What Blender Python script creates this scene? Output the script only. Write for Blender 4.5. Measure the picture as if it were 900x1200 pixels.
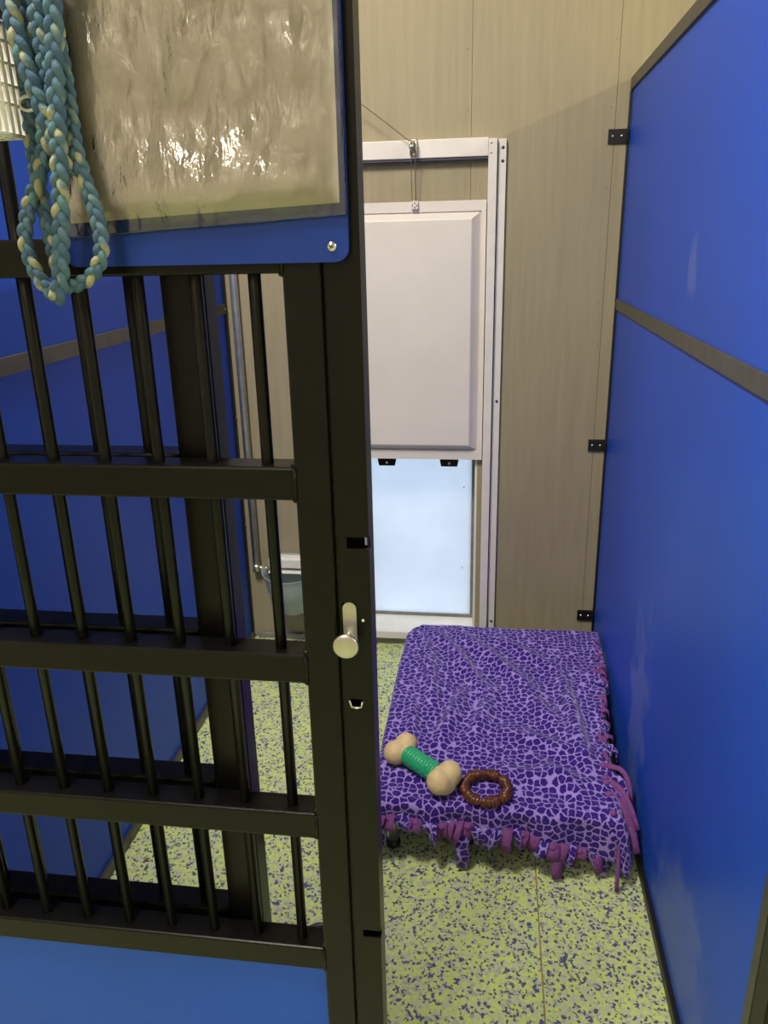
import bpy, bmesh, math, random
from mathutils import Vector, Matrix, noise

scene = bpy.context.scene
for o in list(bpy.data.objects):
    bpy.data.objects.remove(o, do_unlink=True)
COL = scene.collection
R = random.Random(7)

# ------------------------------------------------------------------ camera
cam_d = bpy.data.cameras.new('camera')
cam_d.sensor_fit = 'VERTICAL'
cam_d.sensor_height = 36.0
cam_d.lens = 917.19 / 1200 * 36
cam_d.clip_start = 0.02
cam = bpy.data.objects.new('camera', cam_d)
COL.objects.link(cam)
PI_, YA, RO = math.radians(19.1415), math.radians(-8.1473), math.radians(1.3476)
_f = Vector((math.sin(YA) * math.cos(PI_), math.cos(YA) * math.cos(PI_), -math.sin(PI_)))
_r = Vector((math.cos(YA), -math.sin(YA), 0))
_d = _f.cross(_r)
_r2 = math.cos(RO) * _r + math.sin(RO) * _d
_d2 = -math.sin(RO) * _r + math.cos(RO) * _d
m = Matrix.Identity(4)
for i in range(3):
    m[i][0], m[i][1], m[i][2] = _r2[i], -_d2[i], -_f[i]
m[2][3] = 1.4
cam.matrix_world = m
scene.camera = cam

# ------------------------------------------------------------------ daylight outside
world = bpy.data.worlds.new('daylight')
scene.world = world
world.use_nodes = True
bg = world.node_tree.nodes['Background']
bg.inputs[0].default_value = (0.68, 0.81, 1.0, 1)
bg.inputs[1].default_value = 3.2

# ------------------------------------------------------------------ ceiling lamps of the room
def ceiling_light(x, y, sx, sy, power, col=(1.0, 0.93, 0.81)):
    l = bpy.data.lights.new('ceiling_light', 'AREA')
    l.shape = 'RECTANGLE'
    l.size, l.size_y = sx, sy
    l.energy = power
    l.color = col
    o = bpy.data.objects.new('ceiling_light', l)
    o.location = (x, y, 3.22)
    COL.objects.link(o)
    return o

ceiling_light(-0.76, 0.55, 0.25, 0.9, 112)     # row over the kennels
ceiling_light(4.00, 0.60, 0.20, 1.7, 235)
ceiling_light(-1.00, -1.95, 0.5, 1.1, 48)      # lamp over the corridor

vs = scene.view_settings
vs.view_transform = 'Standard'
vs.look = 'None'
vs.exposure = -0.15
vs.gamma = 1.0
vs.use_curve_mapping = False

# ================================================================== helpers
def link(o, parent=None):
    COL.objects.link(o)
    if parent is not None:
        o.parent = parent
    return o

def mesh_obj(name, bm, mat=None, parent=None, smooth=False):
    bmesh.ops.recalc_face_normals(bm, faces=bm.faces)
    me = bpy.data.meshes.new(name)
    bm.to_mesh(me)
    bm.free()
    if smooth:
        for p in me.polygons:
            p.use_smooth = True
    if mat is not None:
        me.materials.append(mat)
    return link(bpy.data.objects.new(name, me), parent)

def thing(name, label, cat, group=None):
    o = bpy.data.objects.new(name, None)
    o.empty_display_size = 0.05
    COL.objects.link(o)
    return tag(o, label, cat, group)

def tag(o, label, cat, group=None):
    o['label'] = label
    o['category'] = cat
    if group:
        o['group'] = group
    return o

def struct(o):
    o['kind'] = 'structure'
    return o

def add_box(bm, x0, x1, y0, y1, z0, z1, bev=0.0, seg=1):
    vs_ = [bm.verts.new((x, y, z)) for x in (x0, x1) for y in (y0, y1) for z in (z0, z1)]
    fs = [(0, 1, 3, 2), (4, 6, 7, 5), (0, 4, 5, 1), (2, 3, 7, 6), (0, 2, 6, 4), (1, 5, 7, 3)]
    faces = [bm.faces.new([vs_[i] for i in f]) for f in fs]
    if bev > 0:
        es = list({e for f in faces for e in f.edges})
        bmesh.ops.bevel(bm, geom=es, offset=bev, segments=seg, affect='EDGES', profile=0.5)

def box(name, x0, x1, y0, y1, z0, z1, mat, parent=None, bev=0.0, seg=2):
    bm = bmesh.new()
    add_box(bm, x0, x1, y0, y1, z0, z1, bev, seg)
    return mesh_obj(name, bm, mat, parent)

def extrude_poly(bm, pts, axis, a, b):
    """pts 2D outline; axis 'y' -> (x,z) outline extruded from y=a to y=b, 'z' -> (x,y), 'x' -> (y,z)"""
    def mk(p, t):
        if axis == 'y': return (p[0], t, p[1])
        if axis == 'z': return (p[0], p[1], t)
        return (t, p[0], p[1])
    A = [bm.verts.new(mk(p, a)) for p in pts]
    B = [bm.verts.new(mk(p, b)) for p in pts]
    bm.faces.new(A)
    bm.faces.new(B[::-1])
    n = len(pts)
    for i in range(n):
        bm.faces.new((A[i], A[(i + 1) % n], B[(i + 1) % n], B[i]))

def poly(name, pts, axis, a, b, mat, parent=None, bev=0.0):
    bm = bmesh.new()
    extrude_poly(bm, pts, axis, a, b)
    if bev:
        bmesh.ops.bevel(bm, geom=list(bm.edges), offset=bev, segments=1, affect='EDGES')
    return mesh_obj(name, bm, mat, parent)

def frames_along(pts):
    pts = [Vector(p) for p in pts]
    out = []
    up = None
    for i, p in enumerate(pts):
        t = (pts[min(i + 1, len(pts) - 1)] - pts[max(i - 1, 0)]).normalized()
        if up is None:
            up = Vector((0, 0, 1)) if abs(t.z) < 0.9 else Vector((0, -1, 0))
        n = up - t * up.dot(t)
        n.normalize()
        up = n
        out.append((p, t, n, t.cross(n)))
    return out

def add_tube(bm, pts, r, n=12, cap=True, mat=0):
    rs = r if isinstance(r, (list, tuple)) else [r] * len(pts)
    rings = []
    for (p, t, a, b), rr in zip(frames_along(pts), rs):
        rings.append([bm.verts.new(p + (a * math.cos(2 * math.pi * k / n) + b * math.sin(2 * math.pi * k / n)) * rr) for k in range(n)])
    for i in range(len(rings) - 1):
        for k in range(n):
            f = bm.faces.new((rings[i][k], rings[i][(k + 1) % n], rings[i + 1][(k + 1) % n], rings[i + 1][k]))
            f.material_index = mat
            f.smooth = True
    if cap:
        for rg in (rings[0], rings[-1][::-1]):
            f = bm.faces.new(rg)
            f.material_index = mat

def tube(name, pts, r, mat, parent=None, n=12):
    bm = bmesh.new()
    add_tube(bm, pts, r, n)
    return mesh_obj(name, bm, mat, parent)

def lathe(name, prof, mat, parent=None, n=32, mtx=None):
    """prof: (radius, height) pairs around z"""
    bm = bmesh.new()
    rings = []
    for r_, z_ in prof:
        if r_ < 1e-6:
            rings.append([bm.verts.new((0, 0, z_))])
        else:
            rings.append([bm.verts.new((r_ * math.cos(2 * math.pi * k / n), r_ * math.sin(2 * math.pi * k / n), z_)) for k in range(n)])
    for a, b in zip(rings, rings[1:]):
        for k in range(n):
            if len(a) == 1 and len(b) == 1: continue
            if len(a) == 1: f = bm.faces.new((a[0], b[k], b[(k + 1) % n]))
            elif len(b) == 1: f = bm.faces.new((a[k], a[(k + 1) % n], b[0]))
            else: f = bm.faces.new((a[k], a[(k + 1) % n], b[(k + 1) % n], b[k]))
            f.smooth = True
    if mtx is not None:
        bm.transform(mtx)
    return mesh_obj(name, bm, mat, parent)

def smoothpath(ctrl, n):
    """Catmull-Rom through control points, n samples"""
    P = [Vector(c) for c in ctrl]
    P = [P[0] * 2 - P[1]] + P + [P[-1] * 2 - P[-2]]
    segs = len(P) - 3
    out = []
    for i in range(n):
        u = i / (n - 1) * segs
        k = min(int(u), segs - 1)
        t = u - k
        p0, p1, p2, p3 = P[k:k + 4]
        out.append(0.5 * ((2 * p1) + (p2 - p0) * t + (2 * p0 - 5 * p1 + 4 * p2 - p3) * t * t + (3 * p1 - p0 - 3 * p2 + p3) * t ** 3))
    return out

# ================================================================== materials
def new_mat(name):
    mt = bpy.data.materials.new(name)
    mt.use_nodes = True
    nt = mt.node_tree
    return mt, nt, nt.nodes['Principled BSDF']

def N(nt, t, **kw):
    n = nt.nodes.new(t)
    for k, v in kw.items():
        if k in n.inputs.keys() if hasattr(n.inputs, 'keys') else False:
            n.inputs[k].default_value = v
        else:
            setattr(n, k, v)
    return n

def ramp(nt, stops, interp='LINEAR'):
    r = nt.nodes.new('ShaderNodeValToRGB')
    r.color_ramp.interpolation = interp
    e = r.color_ramp.elements
    while len(e) < len(stops):
        e.new(0.5)
    for el, (p, c) in zip(e, stops):
        el.position = p
        el.color = (*c, 1) if len(c) == 3 else c
    return r

def simple(name, col, rough=0.5, metal=0.0, var=0.06, scale=40, bump=0.0, bscale=300, spec=0.5, stretch=(1, 1, 1)):
    mt, nt, p = new_mat(name)
    tc = N(nt, 'ShaderNodeTexCoord')
    mp = N(nt, 'ShaderNodeMapping')
    mp.inputs['Scale'].default_value = stretch
    nt.links.new(tc.outputs['Object'], mp.inputs['Vector'])
    nz = N(nt, 'ShaderNodeTexNoise')
    nz.inputs['Scale'].default_value = scale
    nz.inputs['Detail'].default_value = 4
    nt.links.new(mp.outputs[0], nz.inputs['Vector'])
    r = ramp(nt, [(0.3, tuple(c * (1 - var) for c in col)), (0.7, tuple(min(1, c * (1 + var)) for c in col))])
    nt.links.new(nz.outputs['Fac'], r.inputs[0])
    nt.links.new(r.outputs[0], p.inputs['Base Color'])
    p.inputs['Roughness'].default_value = rough
    p.inputs['Metallic'].default_value = metal
    p.inputs['Specular IOR Level'].default_value = spec
    if bump:
        n2 = N(nt, 'ShaderNodeTexNoise')
        n2.inputs['Scale'].default_value = bscale
        n2.inputs['Detail'].default_value = 3
        nt.links.new(mp.outputs[0], n2.inputs['Vector'])
        b = N(nt, 'ShaderNodeBump')
        b.inputs['Strength'].default_value = bump
        b.inputs['Distance'].default_value = 0.002
        nt.links.new(n2.outputs['Fac'], b.inputs['Height'])
        nt.links.new(b.outputs[0], p.inputs['Normal'])
    return mt

M = {}
M['black'] = simple('black_powder_coat', (0.0042, 0.0042, 0.0034), 0.30, var=0.25, scale=60, bump=0.10, bscale=500, spec=0.19)
M['black_plain'] = simple('black_channel', (0.006, 0.006, 0.006), 0.45, var=0.1)
M['bronze'] = simple('bronze_grey_channel', (0.105, 0.100, 0.088), 0.40, metal=0.6, var=0.15, scale=30)
M['steel'] = simple('brushed_steel', (0.62, 0.60, 0.57), 0.25, metal=1.0, var=0.08, scale=80)
M['nickel'] = simple('satin_nickel', (0.50, 0.48, 0.45), 0.38, metal=1.0, var=0.06)
M['pipe'] = simple('galvanised_pipe', (0.50, 0.51, 0.54), 0.38, metal=0.75, var=0.15, scale=50)
M['white'] = simple('white_painted_panel', (0.74, 0.69, 0.67), 0.45, var=0.03, scale=9)
M['white_alu'] = simple('white_powder_coated_rail', (0.74, 0.70, 0.69), 0.32, var=0.04, scale=20)
M['groove'] = simple('dark_gasket', (0.05, 0.045, 0.07), 0.5)
M['sill'] = simple('white_sill_paint', (0.78, 0.76, 0.70), 0.35, var=0.06, scale=18)
M['jamb'] = simple('grey_jamb', (0.20, 0.20, 0.19), 0.5, var=0.2, scale=40)
M['cable'] = simple('steel_cable', (0.16, 0.14, 0.12), 0.4, metal=0.6)
M['ply_back'] = simple('wall_backing', (0.16, 0.13, 0.09), 0.8)
M['ceil'] = simple('ceiling_paint', (0.66, 0.63, 0.57), 0.8, var=0.03)
M['roomwall'] = simple('room_wall_paint', (0.62, 0.56, 0.46), 0.8, var=0.05)
M['floor_base'] = simple('floor_joint_filler', (0.34, 0.26, 0.11), 0.8, var=0.2)
M['concrete'] = simple('outdoor_concrete', (0.32, 0.34, 0.36), 0.85, var=0.12, scale=8)
M['plastic_white'] = simple('white_plastic', (0.80, 0.78, 0.74), 0.4, var=0.03)
M['brass'] = simple('fitting_metal', (0.62, 0.58, 0.50), 0.35, metal=0.9)
M['tan'] = simple('tan_rubber', (0.66, 0.50, 0.27), 0.62, var=0.10, scale=60, bump=0.25, bscale=220)
M['green'] = simple('green_nylon', (0.02, 0.37, 0.17), 0.4, var=0.08)
M['brown'] = simple('brown_chew_plastic', (0.115, 0.033, 0.013), 0.25, var=0.3, scale=70)
M['mauve'] = simple('mauve_fleece', (0.20, 0.068, 0.24), 0.95, var=0.15, scale=120, bump=0.5, bscale=600, spec=0.15)
M['mesh_cloth'] = simple('cot_fabric', (0.03, 0.05, 0.10), 0.8, var=0.1)
M['alu'] = simple('cot_aluminium', (0.45, 0.46, 0.47), 0.35, metal=0.9)
M['kibble'] = simple('kibble_brown', (0.30, 0.12, 0.02), 0.8)
M['drain'] = simple('drain_metal', (0.06, 0.06, 0.065), 0.45, metal=0.5, var=0.2)
M['paper'] = simple('sheet_of_paper', (0.78, 0.74, 0.68), 0.7, var=0.02, scale=6)

def blue_mat(name, col, scuffs):
    mt, nt, p = new_mat(name)
    tc = N(nt, 'ShaderNodeTexCoord')
    nz = N(nt, 'ShaderNodeTexNoise')
    nz.inputs['Scale'].default_value = 2.2
    nz.inputs['Detail'].default_value = 5
    nt.links.new(tc.outputs['Object'], nz.inputs['Vector'])
    r = ramp(nt, [(0.3, tuple(c * 0.92 for c in col)), (0.7, tuple(c * 1.08 for c in col))])
    nt.links.new(nz.outputs['Fac'], r.inputs[0])
    last = r.outputs[0]
    for (y, z, ry, rz, amt) in scuffs:            # pale rubbed patches with a shape of their own
        mp = N(nt, 'ShaderNodeMapping')
        mp.vector_type = 'POINT'
        mp.inputs['Location'].default_value = (0, -y / ry, -z / rz)
        mp.inputs['Scale'].default_value = (0, 1 / ry, 1 / rz)
        nt.links.new(tc.outputs['Object'], mp.inputs['Vector'])
        ln = N(nt, 'ShaderNodeVectorMath', operation='LENGTH')
        nt.links.new(mp.outputs[0], ln.inputs[0])
        n2 = N(nt, 'ShaderNodeTexNoise')
        n2.inputs['Scale'].default_value = 14
        n2.inputs['Detail'].default_value = 6
        nt.links.new(tc.outputs['Object'], n2.inputs['Vector'])
        ad = N(nt, 'ShaderNodeMath', operation='MULTIPLY_ADD')
        ad.inputs[1].default_value = 1.6
        nt.links.new(n2.outputs['Fac'], ad.inputs[0])
        nt.links.new(ln.outputs['Value'], ad.inputs[2])
        rr = ramp(nt, [(0.75, (amt,) * 3), (1.0, (0, 0, 0))])
        sc = N(nt, 'ShaderNodeMath', operation='MULTIPLY')
        sc.inputs[1].default_value = 0.62
        nt.links.new(ad.outputs[0], sc.inputs[0])
        nt.links.new(sc.outputs[0], rr.inputs[0])
        mx = N(nt, 'ShaderNodeMixRGB')
        mx.inputs[2].default_value = (0.30, 0.36, 0.50, 1)
        nt.links.new(rr.outputs[0], mx.inputs[0])
        nt.links.new(last, mx.inputs[1])
        last = mx.outputs[0]
    nt.links.new(last, p.inputs['Base Color'])
    p.inputs['Roughness'].default_value = 0.42
    p.inputs['Specular IOR Level'].default_value = 0.25
    b = N(nt, 'ShaderNodeBump')
    b.inputs['Strength'].default_value = 0.10
    b.inputs['Distance'].default_value = 0.001
    n3 = N(nt, 'ShaderNodeTexNoise')
    n3.inputs['Scale'].default_value = 350
    nt.links.new(tc.outputs['Object'], n3.inputs['Vector'])
    nt.links.new(n3.outputs['Fac'], b.inputs['Height'])
    nt.links.new(b.outputs[0], p.inputs['Normal'])
    return mt

BLUE = (0.009, 0.073, 0.52)
M['board_blue'] = blue_mat('navy_board_plastic', (0.010, 0.038, 0.26), [])
M['blue'] = blue_mat('blue_plastic_sheet', BLUE, [])
M['blue_scuffed'] = blue_mat('blue_plastic_sheet_scuffed', BLUE,
                             [(1.62, 1.33, 0.05, 0.08, 0.16), (1.72, 0.30, 0.16, 0.34, 0.22), (1.20, 0.12, 0.30, 0.22, 0.18)])

def plywood_mat():
    mt, nt, p = new_mat('painted_plywood')
    tc = N(nt, 'ShaderNodeTexCoord')
    mp = N(nt, 'ShaderNodeMapping')
    mp.inputs['Scale'].default_value = (14, 14, 0.8)
    nt.links.new(tc.outputs['Object'], mp.inputs['Vector'])
    wv = N(nt, 'ShaderNodeTexNoise')
    wv.inputs['Scale'].default_value = 5
    wv.inputs['Detail'].default_value = 7
    wv.inputs['Distortion'].default_value = 0.6
    nt.links.new(mp.outputs[0], wv.inputs['Vector'])
    blot = N(nt, 'ShaderNodeTexNoise')
    blot.inputs['Scale'].default_value = 3
    blot.inputs['Detail'].default_value = 5
    nt.links.new(tc.outputs['Object'], blot.inputs['Vector'])
    r1 = ramp(nt, [(0.30, (0.312, 0.266, 0.174)), (0.66, (0.352, 0.301, 0.199))])
    nt.links.new(wv.outputs['Fac'], r1.inputs[0])
    r2 = ramp(nt, [(0.3, (0.92, 0.92, 0.93)), (0.7, (1.0, 1.0, 1.0))])
    nt.links.new(blot.outputs['Fac'], r2.inputs[0])
    mx = N(nt, 'ShaderNodeMixRGB', blend_type='MULTIPLY')
    mx.inputs[0].default_value = 1
    nt.links.new(r1.outputs[0], mx.inputs[1])
    nt.links.new(r2.outputs[0], mx.inputs[2])
    nt.links.new(mx.outputs[0], p.inputs['Base Color'])
    p.inputs['Roughness'].default_value = 0.6
    b = N(nt, 'ShaderNodeBump')
    b.inputs['Strength'].default_value = 0.22
    b.inputs['Distance'].default_value = 0.002
    nt.links.new(wv.outputs['Fac'], b.inputs['Height'])
    nt.links.new(b.outputs[0], p.inputs['Normal'])
    return mt
M['ply'] = plywood_mat()

def floor_mat():
    mt, nt, p = new_mat('flake_epoxy')
    tc = N(nt, 'ShaderNodeTexCoord')
    dn = N(nt, 'ShaderNodeTexNoise')
    dn.inputs['Scale'].default_value = 160
    nt.links.new(tc.outputs['Object'], dn.inputs['Vector'])
    mxv = N(nt, 'ShaderNodeMixRGB', blend_type='ADD')
    mxv.inputs[0].default_value = 0.010
    nt.links.new(tc.outputs['Object'], mxv.inputs[1])
    nt.links.new(dn.outputs['Color'], mxv.inputs[2])
    def vor(scale):
        v = N(nt, 'ShaderNodeTexVoronoi')
        v.inputs['Scale'].default_value = scale
        nt.links.new(mxv.outputs[0], v.inputs['Vector'])
        s = N(nt, 'ShaderNodeSeparateColor')
        nt.links.new(v.outputs['Color'], s.inputs[0])
        return s
    v1 = vor(150)
    YG, YG2, GR, GR2, NV = (0.60, 0.72, 0.190), (0.53, 0.63, 0.25), (0.53, 0.57, 0.38), (0.40, 0.43, 0.35), (0.075, 0.085, 0.19)
    r1 = ramp(nt, [(0.0, YG), (0.36, YG2), (0.56, GR), (0.86, GR2)], 'CONSTANT')
    nt.links.new(v1.outputs[0], r1.inputs[0])
    v2 = vor(190)
    r2 = ramp(nt, [(0.0, (0, 0, 0)), (0.81, (1, 1, 1))], 'CONSTANT')
    nt.links.new(v2.outputs[1], r2.inputs[0])
    mx = N(nt, 'ShaderNodeMixRGB')
    nt.links.new(r2.outputs[0], mx.inputs[0])
    nt.links.new(r1.outputs[0], mx.inputs[1])
    mx.inputs[2].default_value = (*NV, 1)
    nt.links.new(mx.outputs[0], p.inputs['Base Color'])
    p.inputs['Roughness'].default_value = 0.42
    b = N(nt, 'ShaderNodeBump')
    b.inputs['Strength'].default_value = 0.25
    b.inputs['Distance'].default_value = 0.001
    nt.links.new(v1.outputs[2], b.inputs['Height'])
    nt.links.new(b.outputs[0], p.inputs['Normal'])
    return mt
M['floor'] = floor_mat()

def leopard_mat():
    mt, nt, p = new_mat('purple_leopard_fleece')
    uv = N(nt, 'ShaderNodeUVMap')
    dn = N(nt, 'ShaderNodeTexNoise')
    dn.inputs['Scale'].default_value = 75
    dn.inputs['Detail'].default_value = 2
    nt.links.new(uv.outputs[0], dn.inputs['Vector'])
    mxv = N(nt, 'ShaderNodeMixRGB', blend_type='ADD')
    mxv.inputs[0].default_value = 0.013
    nt.links.new(uv.outputs[0], mxv.inputs[1])
    nt.links.new(dn.outputs['Color'], mxv.inputs[2])
    v = N(nt, 'ShaderNodeTexVoronoi', feature='DISTANCE_TO_EDGE')
    v.inputs['Scale'].default_value = 55
    v.inputs['Randomness'].default_value = 0.75
    nt.links.new(mxv.outputs[0], v.inputs['Vector'])
    vc = N(nt, 'ShaderNodeTexVoronoi', feature='F1')
    vc.inputs['Scale'].default_value = 55
    vc.inputs['Randomness'].default_value = 0.75
    nt.links.new(mxv.outputs[0], vc.inputs['Vector'])
    LAV, DK, MID = (0.34, 0.245, 0.66), (0.032, 0.011, 0.19), (0.075, 0.030, 0.30)
    cc = ramp(nt, [(0.0, MID), (0.28, DK)])
    nt.links.new(vc.outputs['Distance'], cc.inputs[0])
    r = ramp(nt, [(0.04, (0, 0, 0)), (0.11, (1, 1, 1))])
    nt.links.new(v.outputs['Distance'], r.inputs[0])
    rd = ramp(nt, [(0.56, (1, 1, 1)), (0.68, (0, 0, 0))])      # rounds the corners of the spots
    nt.links.new(vc.outputs['Distance'], rd.inputs[0])
    both = N(nt, 'ShaderNodeMath', operation='MULTIPLY')
    nt.links.new(r.outputs[0], both.inputs[0])
    nt.links.new(rd.outputs[0], both.inputs[1])
    mx = N(nt, 'ShaderNodeMixRGB')
    nt.links.new(both.outputs[0], mx.inputs[0])
    mx.inputs[1].default_value = (*LAV, 1)
    nt.links.new(cc.outputs[0], mx.inputs[2])
    nt.links.new(mx.outputs[0], p.inputs['Base Color'])
    p.inputs['Roughness'].default_value = 0.9
    p.inputs['Specular IOR Level'].default_value = 0.15
    p.inputs['Sheen Weight'].default_value = 0.25
    p.inputs['Sheen Roughness'].default_value = 0.4
    n2 = N(nt, 'ShaderNodeTexNoise')
    n2.inputs['Scale'].default_value = 420
    n2.inputs['Detail'].default_value = 3
    nt.links.new(uv.outputs[0], n2.inputs['Vector'])
    b = N(nt, 'ShaderNodeBump')
    b.inputs['Strength'].default_value = 0.5
    b.inputs['Distance'].default_value = 0.003
    nt.links.new(n2.outputs['Fac'], b.inputs['Height'])
    nt.links.new(b.outputs[0], p.inputs['Normal'])
    return mt
M['leopard'] = leopard_mat()

def strand_mat(name, teal, cream, thr):
    mt, nt, p = new_mat(name)
    tc = N(nt, 'ShaderNodeTexCoord')
    nz = N(nt, 'ShaderNodeTexNoise')
    nz.inputs['Scale'].default_value = 34
    nz.inputs['Detail'].default_value = 2
    nt.links.new(tc.outputs['Object'], nz.inputs['Vector'])
    r = ramp(nt, [(thr - 0.04, teal), (thr + 0.04, cream)])
    nt.links.new(nz.outputs['Fac'], r.inputs[0])
    nt.links.new(r.outputs[0], p.inputs['Base Color'])
    p.inputs['Roughness'].default_value = 0.95
    p.inputs['Specular IOR Level'].default_value = 0.1
    n2 = N(nt, 'ShaderNodeTexNoise')
    n2.inputs['Scale'].default_value = 500
    nt.links.new(tc.outputs['Object'], n2.inputs['Vector'])
    b = N(nt, 'ShaderNodeBump')
    b.inputs['Strength'].default_value = 0.4
    b.inputs['Distance'].default_value = 0.002
    nt.links.new(n2.outputs['Fac'], b.inputs['Height'])
    nt.links.new(b.outputs[0], p.inputs['Normal'])
    return mt
TEAL, TEAL2, CREAM = (0.095, 0.170, 0.235), (0.068, 0.125, 0.205), (0.33, 0.34, 0.23)
M['strand1'] = strand_mat('teal_fleece', TEAL, TEAL2, 0.5)
M['strand2'] = strand_mat('blue_teal_fleece', TEAL2, (0.095, 0.19, 0.24), 0.55)
M['strand3'] = strand_mat('teal_and_cream_fleece', TEAL, CREAM, 0.50)

def film_mat():
    mt, nt, p = new_mat('clear_plastic_film')
    nt.nodes.remove(p)
    out = nt.nodes['Material Output']
    tr = N(nt, 'ShaderNodeBsdfTransparent')
    tr.inputs[0].default_value = (0.93, 0.92, 0.90, 1)
    gl = N(nt, 'ShaderNodeBsdfGlossy')
    gl.inputs['Roughness'].default_value = 0.10
    fr = N(nt, 'ShaderNodeFresnel')
    fr.inputs['IOR'].default_value = 1.55
    mxs = N(nt, 'ShaderNodeMixShader')
    tc = N(nt, 'ShaderNodeTexCoord')
    nz = N(nt, 'ShaderNodeTexNoise')
    nz.inputs['Scale'].default_value = 36
    nz.inputs['Detail'].default_value = 5
    mpf = N(nt, 'ShaderNodeMapping')
    mpf.inputs['Scale'].default_value = (1.0, 1.0, 0.45)
    nt.links.new(tc.outputs['Object'], mpf.inputs['Vector'])
    nt.links.new(mpf.outputs[0], nz.inputs['Vector'])
    b = N(nt, 'ShaderNodeBump')
    b.inputs['Strength'].default_value = 0.85
    b.inputs['Distance'].default_value = 0.006
    nt.links.new(nz.outputs['Fac'], b.inputs['Height'])
    nt.links.new(b.outputs[0], gl.inputs['Normal'])
    nt.links.new(b.outputs[0], fr.inputs['Normal'])
    ml = N(nt, 'ShaderNodeMath', operation='MULTIPLY')
    ml.inputs[1].default_value = 1.6
    nt.links.new(fr.outputs[0], ml.inputs[0])
    nt.links.new(ml.outputs[0], mxs.inputs[0])
    nt.links.new(tr.outputs[0], mxs.inputs[1])
    nt.links.new(gl.outputs[0], mxs.inputs[2])
    nt.links.new(mxs.outputs[0], out.inputs['Surface'])
    return mt
M['film'] = film_mat()

def translucent_mat(name, col, diff, rough=0.5):
    mt, nt, p = new_mat(name)
    out = nt.nodes['Material Output']
    tl = N(nt, 'ShaderNodeBsdfTranslucent')
    tc = N(nt, 'ShaderNodeTexCoord')
    nz = N(nt, 'ShaderNodeTexNoise')
    nz.inputs['Scale'].default_value = 5
    nz.inputs['Detail'].default_value = 4
    nt.links.new(tc.outputs['Object'], nz.inputs['Vector'])
    r = ramp(nt, [(0.3, tuple(c * 0.93 for c in col)), (0.7, col)])
    nt.links.new(nz.outputs['Fac'], r.inputs[0])
    nt.links.new(r.outputs[0], tl.inputs[0])
    nt.links.new(r.outputs[0], p.inputs['Base Color'])
    p.inputs['Roughness'].default_value = rough
    mx = N(nt, 'ShaderNodeMixShader')
    mx.inputs[0].default_value = diff
    nt.links.new(tl.outputs[0], mx.inputs[1])
    nt.links.new(p.outputs[0], mx.inputs[2])
    nt.links.new(mx.outputs[0], out.inputs['Surface'])
    return mt
M['flap'] = translucent_mat('frosted_white_flap', (0.86, 0.88, 0.90), 0.25)
M['bowl'] = translucent_mat('milky_plastic_bowl', (0.60, 0.68, 0.68), 0.6, 0.3)

# ================================================================== the room
YB = 2.547          # face of the back wall
XR, XL = 0.370, -0.872
floor = struct(box('floor', -2.6, 5.6, -2.6, YB + 0.12, -0.12, -0.003, M['floor_base']))
box('floor_section', -2.6, 0.1245, -2.6, YB + 0.03, -0.0029, 0.0, M['floor'], floor, bev=0.0006, seg=1)
box('floor_section', 0.1275, 5.6, -2.6, YB + 0.03, -0.0029, 0.0, M['floor'], floor, bev=0.0006, seg=1)

# back wall with the dog-door opening
OX0, OX1, OZ0, OZ1 = -0.455, -0.045, 0.055, 0.78
TOP = 3.30
bm = bmesh.new()
for a in ((-2.6, OX0, 0, TOP), (OX1, 5.6, 0, TOP), (OX0, OX1, OZ1, TOP), (OX0, OX1, 0, OZ0 - 0.012)):
    add_box(bm, a[0], a[1], YB + 0.010, YB + 0.16, a[2], a[3])
wall = struct(mesh_obj('wall_back', bm, M['ply_back']))
def sheet(pts):
    return poly('plywood_sheet', pts, 'y', YB, YB + 0.0099, M['ply'], wall, bev=0.0006)
zb = 0.004
sheet([(-2.6, zb), (-1.302, zb), (-1.302, TOP), (-2.6, TOP)])
sheet([(-1.299, zb), (OX0, zb), (OX0, OZ1), (-0.0798, OZ1), (-0.0798, TOP), (-1.299, TOP)])
sheet([(OX1, zb), (0.3292, zb), (0.3292, TOP), (-0.0791, TOP), (-0.0791, OZ1), (OX1, OZ1)])
sheet([(0.3300, zb), (1.55, zb), (1.55, TOP), (0.3300, TOP)])
sheet([(1.553, zb), (5.6, zb), (5.6, TOP), (1.553, TOP)])
# nail heads along the joints
for x in (-0.090, 0.318):
    for z in (0.32, 0.62, 0.92, 1.08, 1.22, 1.52, 1.74, 1.92):
        lathe('nail', [(0, 0.0012), (0.002, 0.001), (0.0026, 0)], M['floor_base'], wall, 8,
              Matrix.Translation((x + R.uniform(-.004, .004), YB, z + R.uniform(-.02, .02))) @ Matrix.Rotation(math.pi / 2, 4, 'X'))
struct(box('wall_left', -2.72, -2.6, -2.6, YB + 0.16, -0.1, TOP, M['roomwall']))
struct(box('wall_right', 5.6, 5.72, -2.6, YB + 0.16, -0.1, TOP, M['roomwall']))
struct(box('wall_front', -2.6, 5.6, -2.72, -2.6, -0.1, TOP, M['roomwall']))
struct(box('ceiling', -2.72, 5.72, -2.72, YB + 0.16, TOP, TOP + 0.1, M['ceil']))
struct(box('ground', -6, 6, YB + 0.165, 12, -0.3, -0.02, M['concrete']))

# baseboard strip of tan sealant below the door
struct(box('baseboard_back', XL + 0.02, XR - 0.02, YB - 0.012, YB - 0.0002, 0.0, 0.022, M['jamb'], bev=0.003))

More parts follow.
